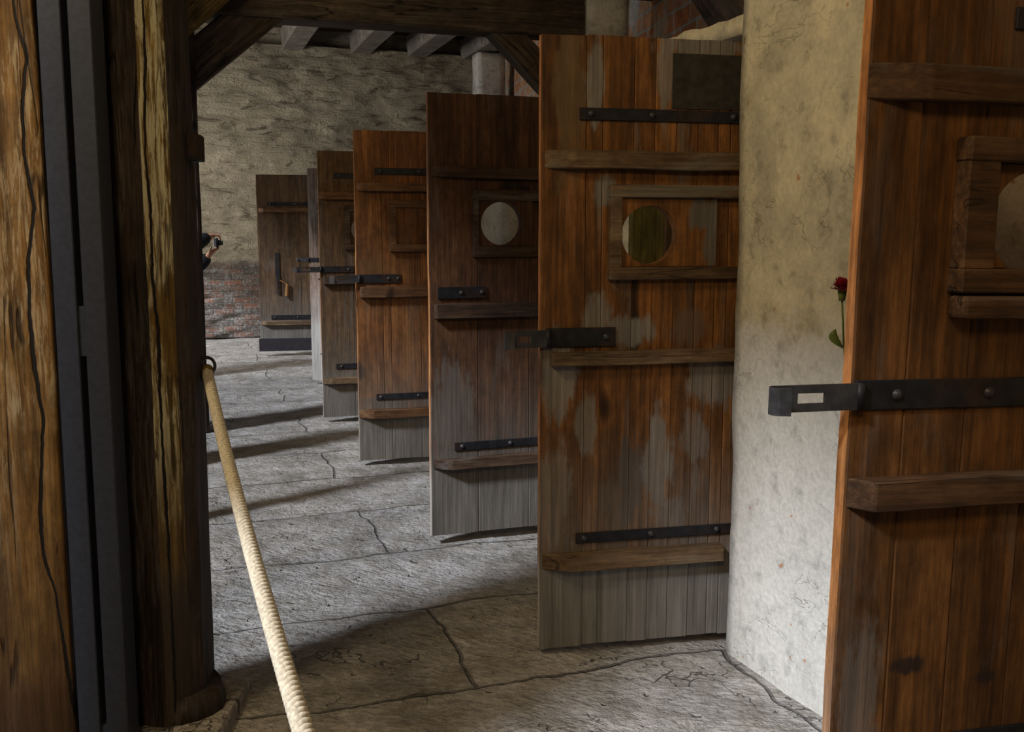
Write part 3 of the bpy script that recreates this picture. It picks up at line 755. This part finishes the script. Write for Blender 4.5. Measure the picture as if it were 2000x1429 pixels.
sph(bm, A-Vector((0, 0, .004)), .021, (1, 1, 1.25)); link('spliced_end', bm, plain('brown whipping', (.17, .12, .05), .9), rope, True)

# ------------------------------------------------------------------ flower against the pier
fw = W(-.585, -.0, 0)
fp = Vector((.906, 2.742, 1.29))
root = empty('carnation', (fp.x, fp.y, .98), 0, 'dark red carnation with a green leaf, leaning on the pier behind the nearest door', 'flower')
GREENM = plain('leaf green', (.12, .14, .03), .6); REDM = plain('crimson petals', (.22, .004, .010), .6, 0, .4, 60)
bm = bmesh.new(); rnd = random.Random(3)
for k in range(46):
    a = rnd.uniform(0, 6.28); ti = rnd.uniform(.15, 1.45); r0, r1 = .006, rnd.uniform(.028, .041)
    dr = Vector((math.cos(a)*math.sin(ti), math.sin(a)*math.sin(ti), math.cos(ti)*.9)); sd = dr.cross(Vector((.2, .1, 1))).normalized()*rnd.uniform(.007, .011)
    c = Vector((0, 0, .295)); up = Vector((0, 0, .003))
    p0 = bm.verts.new(c+dr*r0); row1 = [bm.verts.new(c+dr*r1*.7+sd*q) for q in (-1, 0, 1)]
    row2 = [bm.verts.new(c+dr*(r1+.004*((i % 2)*2-1))+sd*q*1.2+up*(i % 2)) for i, q in enumerate((-1, -.5, 0, .5, 1))]
    bm.faces.new((p0, row1[0], row1[1])); bm.faces.new((p0, row1[1], row1[2]))
    bm.faces.new((row1[0], row2[0], row2[1], row2[2], row1[1])); bm.faces.new((row1[1], row2[2], row2[3], row2[4], row1[2]))
link('petals', bm, REDM, root)
bm = bmesh.new(); cyl(bm, (0, 0, .268), (0, 0, .30), .008, .013, 10); link('calyx', bm, GREENM, root, True)
bm = bmesh.new(); cyl(bm, (.035, .01, 0), (.012, .004, .14), .0026, n=8); cyl(bm, (.012, .004, .14), (0, 0, .275), .0026, n=8); link('stem', bm, GREENM, root, True)
bm = bmesh.new()
for sgn in (-1, 1):
    pts = []
    for i in range(9):
        t = i/8; w = .014*math.sin(math.pi*t)**.8; c = Vector((.012-sgn*.0+(-.030 if sgn < 0 else .02)*math.sin(t*2.2), .004, .135+.055*t))
        pts.append((bm.verts.new(c+Vector((w, .003, 0))), bm.verts.new(c+Vector((0, -.003, 0))), bm.verts.new(c-Vector((w, -.003, 0)))))
    for a, b in zip(pts, pts[1:]):
        bm.faces.new((a[0], a[1], b[1], b[0])); bm.faces.new((a[1], a[2], b[2], b[1]))
bmesh.ops.remove_doubles(bm, verts=bm.verts, dist=.0004); link('leaf', bm, GREENM, root, True)
root.location = (fp.x, fp.y, fp.z-.295)

# ------------------------------------------------------------------ visitor with a camera
def skin(name, chains, mat, parent, sub=2, root=(0,)):
    """chains: lists of (x, y, z, r); a chain may start with an index to branch from"""
    me = bpy.data.meshes.new(name); vs, es, rs = [], [], []
    for ch in chains:
        prev = None
        for q in ch:
            if isinstance(q, int): prev = q; continue
            vs.append(q[:3]); rs.append(q[3]); i = len(vs)-1
            if prev is not None: es.append((prev, i))
            prev = i
    me.from_pydata(vs, es, []); o = bpy.data.objects.new(name, me); COL.objects.link(o)
    md = o.modifiers.new('skin', 'SKIN'); md.use_smooth_shade = True
    if not me.skin_vertices: me.attributes.new
    sv = me.skin_vertices[0].data
    for i, r in enumerate(rs): sv[i].radius = (r, r) if not isinstance(r, tuple) else r; sv[i].use_root = i in root
    s = o.modifiers.new('sub', 'SUBSURF'); s.levels = s.render_levels = sub
    me.materials.append(mat); o.parent = parent
    return o
def skin_layer(o, rs, root):
    pass
SKIN = plain('skin', (.36, .17, .10), .55, 0, .08); CLOTH = plain('black jacket cloth', (.010, .010, .012), .9, 0, .3, 40)
DENIM = plain('dark trousers', (.014, .015, .02), .9); SHOE = plain('dark shoes', (.012, .01, .01), .6); HAIR = plain('dark hair', (.02, .013, .009), .7)
CAMP = Vector((-3.045, 10.37, 0))                 # under the held camera
per = empty('person', CAMP-N*.46, ANG, 'visitor in a black jacket holding up a small camera, behind the dark post', 'person')
RH = Vector((.425, -.015, 1.425)); LH = Vector((.425, .012, 1.285))
body = [
 [(0, 0, .86, .13), (0, 0, 1.02, .12), (.01, 0, 1.18, .13), (.02, 0, 1.27, .11), (.025, 0, 1.335, .055), (.035, 0, 1.385, .055), (.045, 0, 1.45, .088), (.045, 0, 1.53, .085), (.04, 0, 1.575, .05)],
 [0, (0, -.10, .80, .095), (.02, -.10, .45, .062), (-.01, -.10, .10, .042), (.02, -.10, .045, .04), (.13, -.10, .035, .032)],
 [0, (0, .10, .80, .095), (.02, .10, .45, .062), (-.01, .10, .10, .042), (.02, .10, .045, .04), (.13, .10, .035, .032)],
 [3, (.02, -.16, 1.27, .062), (.17, -.23, 1.27, .048), (.28, -.14, 1.37, .042), (.375, -.045, 1.435, .029), (.405, -.028, 1.44, .030), (.43, -.02, 1.437, .030)],
 [3, (.02, .16, 1.27, .062), (.18, .17, 1.04, .048), (.28, .11, 1.13, .042), (.375, .045, 1.235, .029), (.40, .028, 1.265, .031), (.418, .02, 1.285, .030)],
]
# index bookkeeping: chain sizes 9, 5, 5, 6, 6
r_palm, l_palm = 9+5+5+5, 9+5+5+6+5
fing = []
for k in range(4):                               # right hand: fingers arch over the top and come down in front
    y = -.034+.02*k
    fing.append([r_palm, (.448, y, 1.452-.003*abs(k-1), .0095), (.475, y+.002, 1.453-.004*abs(k-1), .0085), (.497, y+.003, 1.436-.006*k, .0078), (.503, y+.003, 1.415-.006*k, .0068)])
fing.append([r_palm-1, (.408, .012, 1.425, .0105), (.412, .022, 1.407, .0095), (.416, .024, 1.39, .0078)])
for k in range(4):                               # left hand: fingers close under the lens
    y = -.03+.02*k
    fing.append([l_palm, (.442, y, 1.295+.003*k, .0095), (.468, y, 1.305+.003*k, .0085), (.478, y, 1.322+.002*k, .0078), (.474, y, 1.338, .0068)])
fing.append([l_palm-1, (.398, -.012, 1.292, .0105), (.402, -.018, 1.312, .0095), (.408, -.018, 1.332, .0078)])
skin('body', body+fing, SKIN, per, 2)
jk = [
 [(0, 0, .84, .15), (0, 0, 1.02, .145), (.01, 0, 1.18, .15), (.02, 0, 1.27, .125), (.022, 0, 1.32, .075)],
 [3, (.02, -.165, 1.275, .082), (.16, -.235, 1.27, .072), (.27, -.15, 1.365, .078), (.34, -.08, 1.41, .072), (.385, -.045, 1.438, .050)],
 [3, (.02, .165, 1.275, .082), (.17, .175, 1.035, .066), (.27, .12, 1.125, .08), (.335, .075, 1.19, .076), (.377, .047, 1.236, .052)]]
skin('jacket', jk, CLOTH, per, 2)
skin('trousers', [[(0, 0, .90, .14), (0, 0, .84, .135)], [1, (0, -.10, .78, .105), (.02, -.10, .45, .078), (-.01, -.10, .09, .06)], [1, (0, .10, .78, .105), (.02, .10, .45, .078), (-.01, .10, .09, .06)]], DENIM, per, 2)
for s in (-1, 1):
    bm = bmesh.new(); v = sph(bm, (.06, s*.10, .045), .05, (2.4, 1., .9), 16)
    for q in bm.verts: q.co.z = max(q.co.z, .004)
    link('shoe', bm, SHOE, per, True)
bm = bmesh.new(); sph(bm, (.025, 0, 1.515), .115, (1, .88, 1.0), 20)
bmesh.ops.delete(bm, geom=[v for v in bm.verts if v.co.x > .085 and v.co.z < 1.57 or v.co.z < 1.42], context='VERTS')
link('hair', bm, HAIR, per, True)
bm = bmesh.new(); prism(bm, [Vector(q) for q in ((.125, -.012, 1.445), (.125, .012, 1.445), (.155, .0, 1.447))], Vector((-.012, 0, .05))); link('nose', bm, SKIN, per)
for s in (-1, 1):
    bm = bmesh.new(); sph(bm, (.124, s*.034, 1.50), .012, n=10); link('eye', bm, plain('eye', (.3, .28, .26), .3), per, True)
    bm = bmesh.new(); sph(bm, (.04, s*.088, 1.475), .03, (.6, .3, 1.), 10); link('ear', bm, SKIN, per, True)
bm = bmesh.new(); sph(bm, (.126, 0, 1.418), .02, (.4, 1.1, .35), 10); link('mouth', bm, plain('lips', (.30, .10, .08), .5), per, True)
cam_o = empty('photo_camera', CAMP+Vector((0, 0, 1.372)), ANG, 'small silver and black camera held upright in two raised hands', 'camera')
bm = bmesh.new(); box(bm, -.030, -.004, -.033, .033, -.045, .043, .006, seg=2); link('camera_back', bm, plain('silver shell', (.6, .64, .72), .35, .6, .05), cam_o)
bm = bmesh.new(); box(bm, -.004, .016, -.034, .034, -.054, .046, .006, seg=2); link('camera_body', bm, plain('black shell', (.012, .012, .014), .5), cam_o)
bm = bmesh.new(); cyl(bm, (.014, 0, -.004), (.040, 0, -.004), .030, .028, 24); cyl(bm, (.040, 0, -.004), (.062, 0, -.004), .024, .023, 24); link('lens', bm, plain('black lens', (.01, .01, .012), .4), cam_o, True)

# ------------------------------------------------------------------ light
def sun_dir(az, el): return Vector((math.cos(az)*math.cos(el), math.sin(az)*math.cos(el), -math.sin(el)))
ld = bpy.data.lights.new('daylight', 'SUN'); ld.energy = 4.8; ld.angle = R(7); ld.color = (.86, .92, 1.)
lo = bpy.data.objects.new('daylight', ld); COL.objects.link(lo); lo.rotation_euler = sun_dir(R(46), R(40)).to_track_quat('-Z', 'Y').to_euler()
def area(name, loc, aim, size, power, col, sy=None):
    l = bpy.data.lights.new(name, 'AREA'); l.energy = power; l.color = col; l.size = size
    if sy: l.shape = 'RECTANGLE'; l.size_y = sy
    o = bpy.data.objects.new(name, l); COL.objects.link(o); o.location = loc
    o.rotation_euler = (Vector(aim)-Vector(loc)).to_track_quat('-Z', 'Y').to_euler(); return o
area('lamp_entrance', (-.3, -1.6, 3.7), (.3, 4, 1.), .8, 50, (1., .73, .38))
area('fill_frame', (-2.3, 4.6, 3.5), (-2.3, 8.5, 2.9), .4, 20, (1., .74, .36))  # unseen warm fill, added to brighten the tan brace and the beam
pl_ = bpy.data.lights.new('lamp_cell', 'POINT'); pl_.energy = 9; pl_.color = (1., .78, .45); pl_.shadow_soft_size = .15
po_ = bpy.data.objects.new('lamp_cell', pl_); COL.objects.link(po_); po_.location = W(1.15, 1.0, 3.1)
area('fill_side', W(-1.25, -3.15, 3.5), W(-.2, 0, .9), .4, 42, (1., .79, .46))  # unseen warm fill from the left, added to brighten pier and near floor
area('window_far', (-6.4, 11.0, 2.6), (-2.5, 14.2, 1.9), 1.6, 150, (1., .93, .82), 1.6)
w = bpy.data.worlds.new('World'); sc.world = w; w.use_nodes = True
w.node_tree.nodes['Background'].inputs[0].default_value = (.62, .74, 1., 1); w.node_tree.nodes['Background'].inputs[1].default_value = .14

# ------------------------------------------------------------------ camera
cd = bpy.data.cameras.new('camera'); co = bpy.data.objects.new('camera', cd); COL.objects.link(co)
co.location = (0, 0, 1.44); co.rotation_euler = (math.pi/2-math.atan(254/1950), 0, 0)
cd.sensor_width = 36; cd.lens = 1950/2000*36; cd.clip_start = .05; cd.clip_end = 200
sc.camera = co
vs = sc.view_settings; vs.view_transform = 'Standard'; vs.look = 'None'; vs.exposure = 0; vs.gamma = 1; vs.use_curve_mapping = False
sc.cycles.use_denoising = True
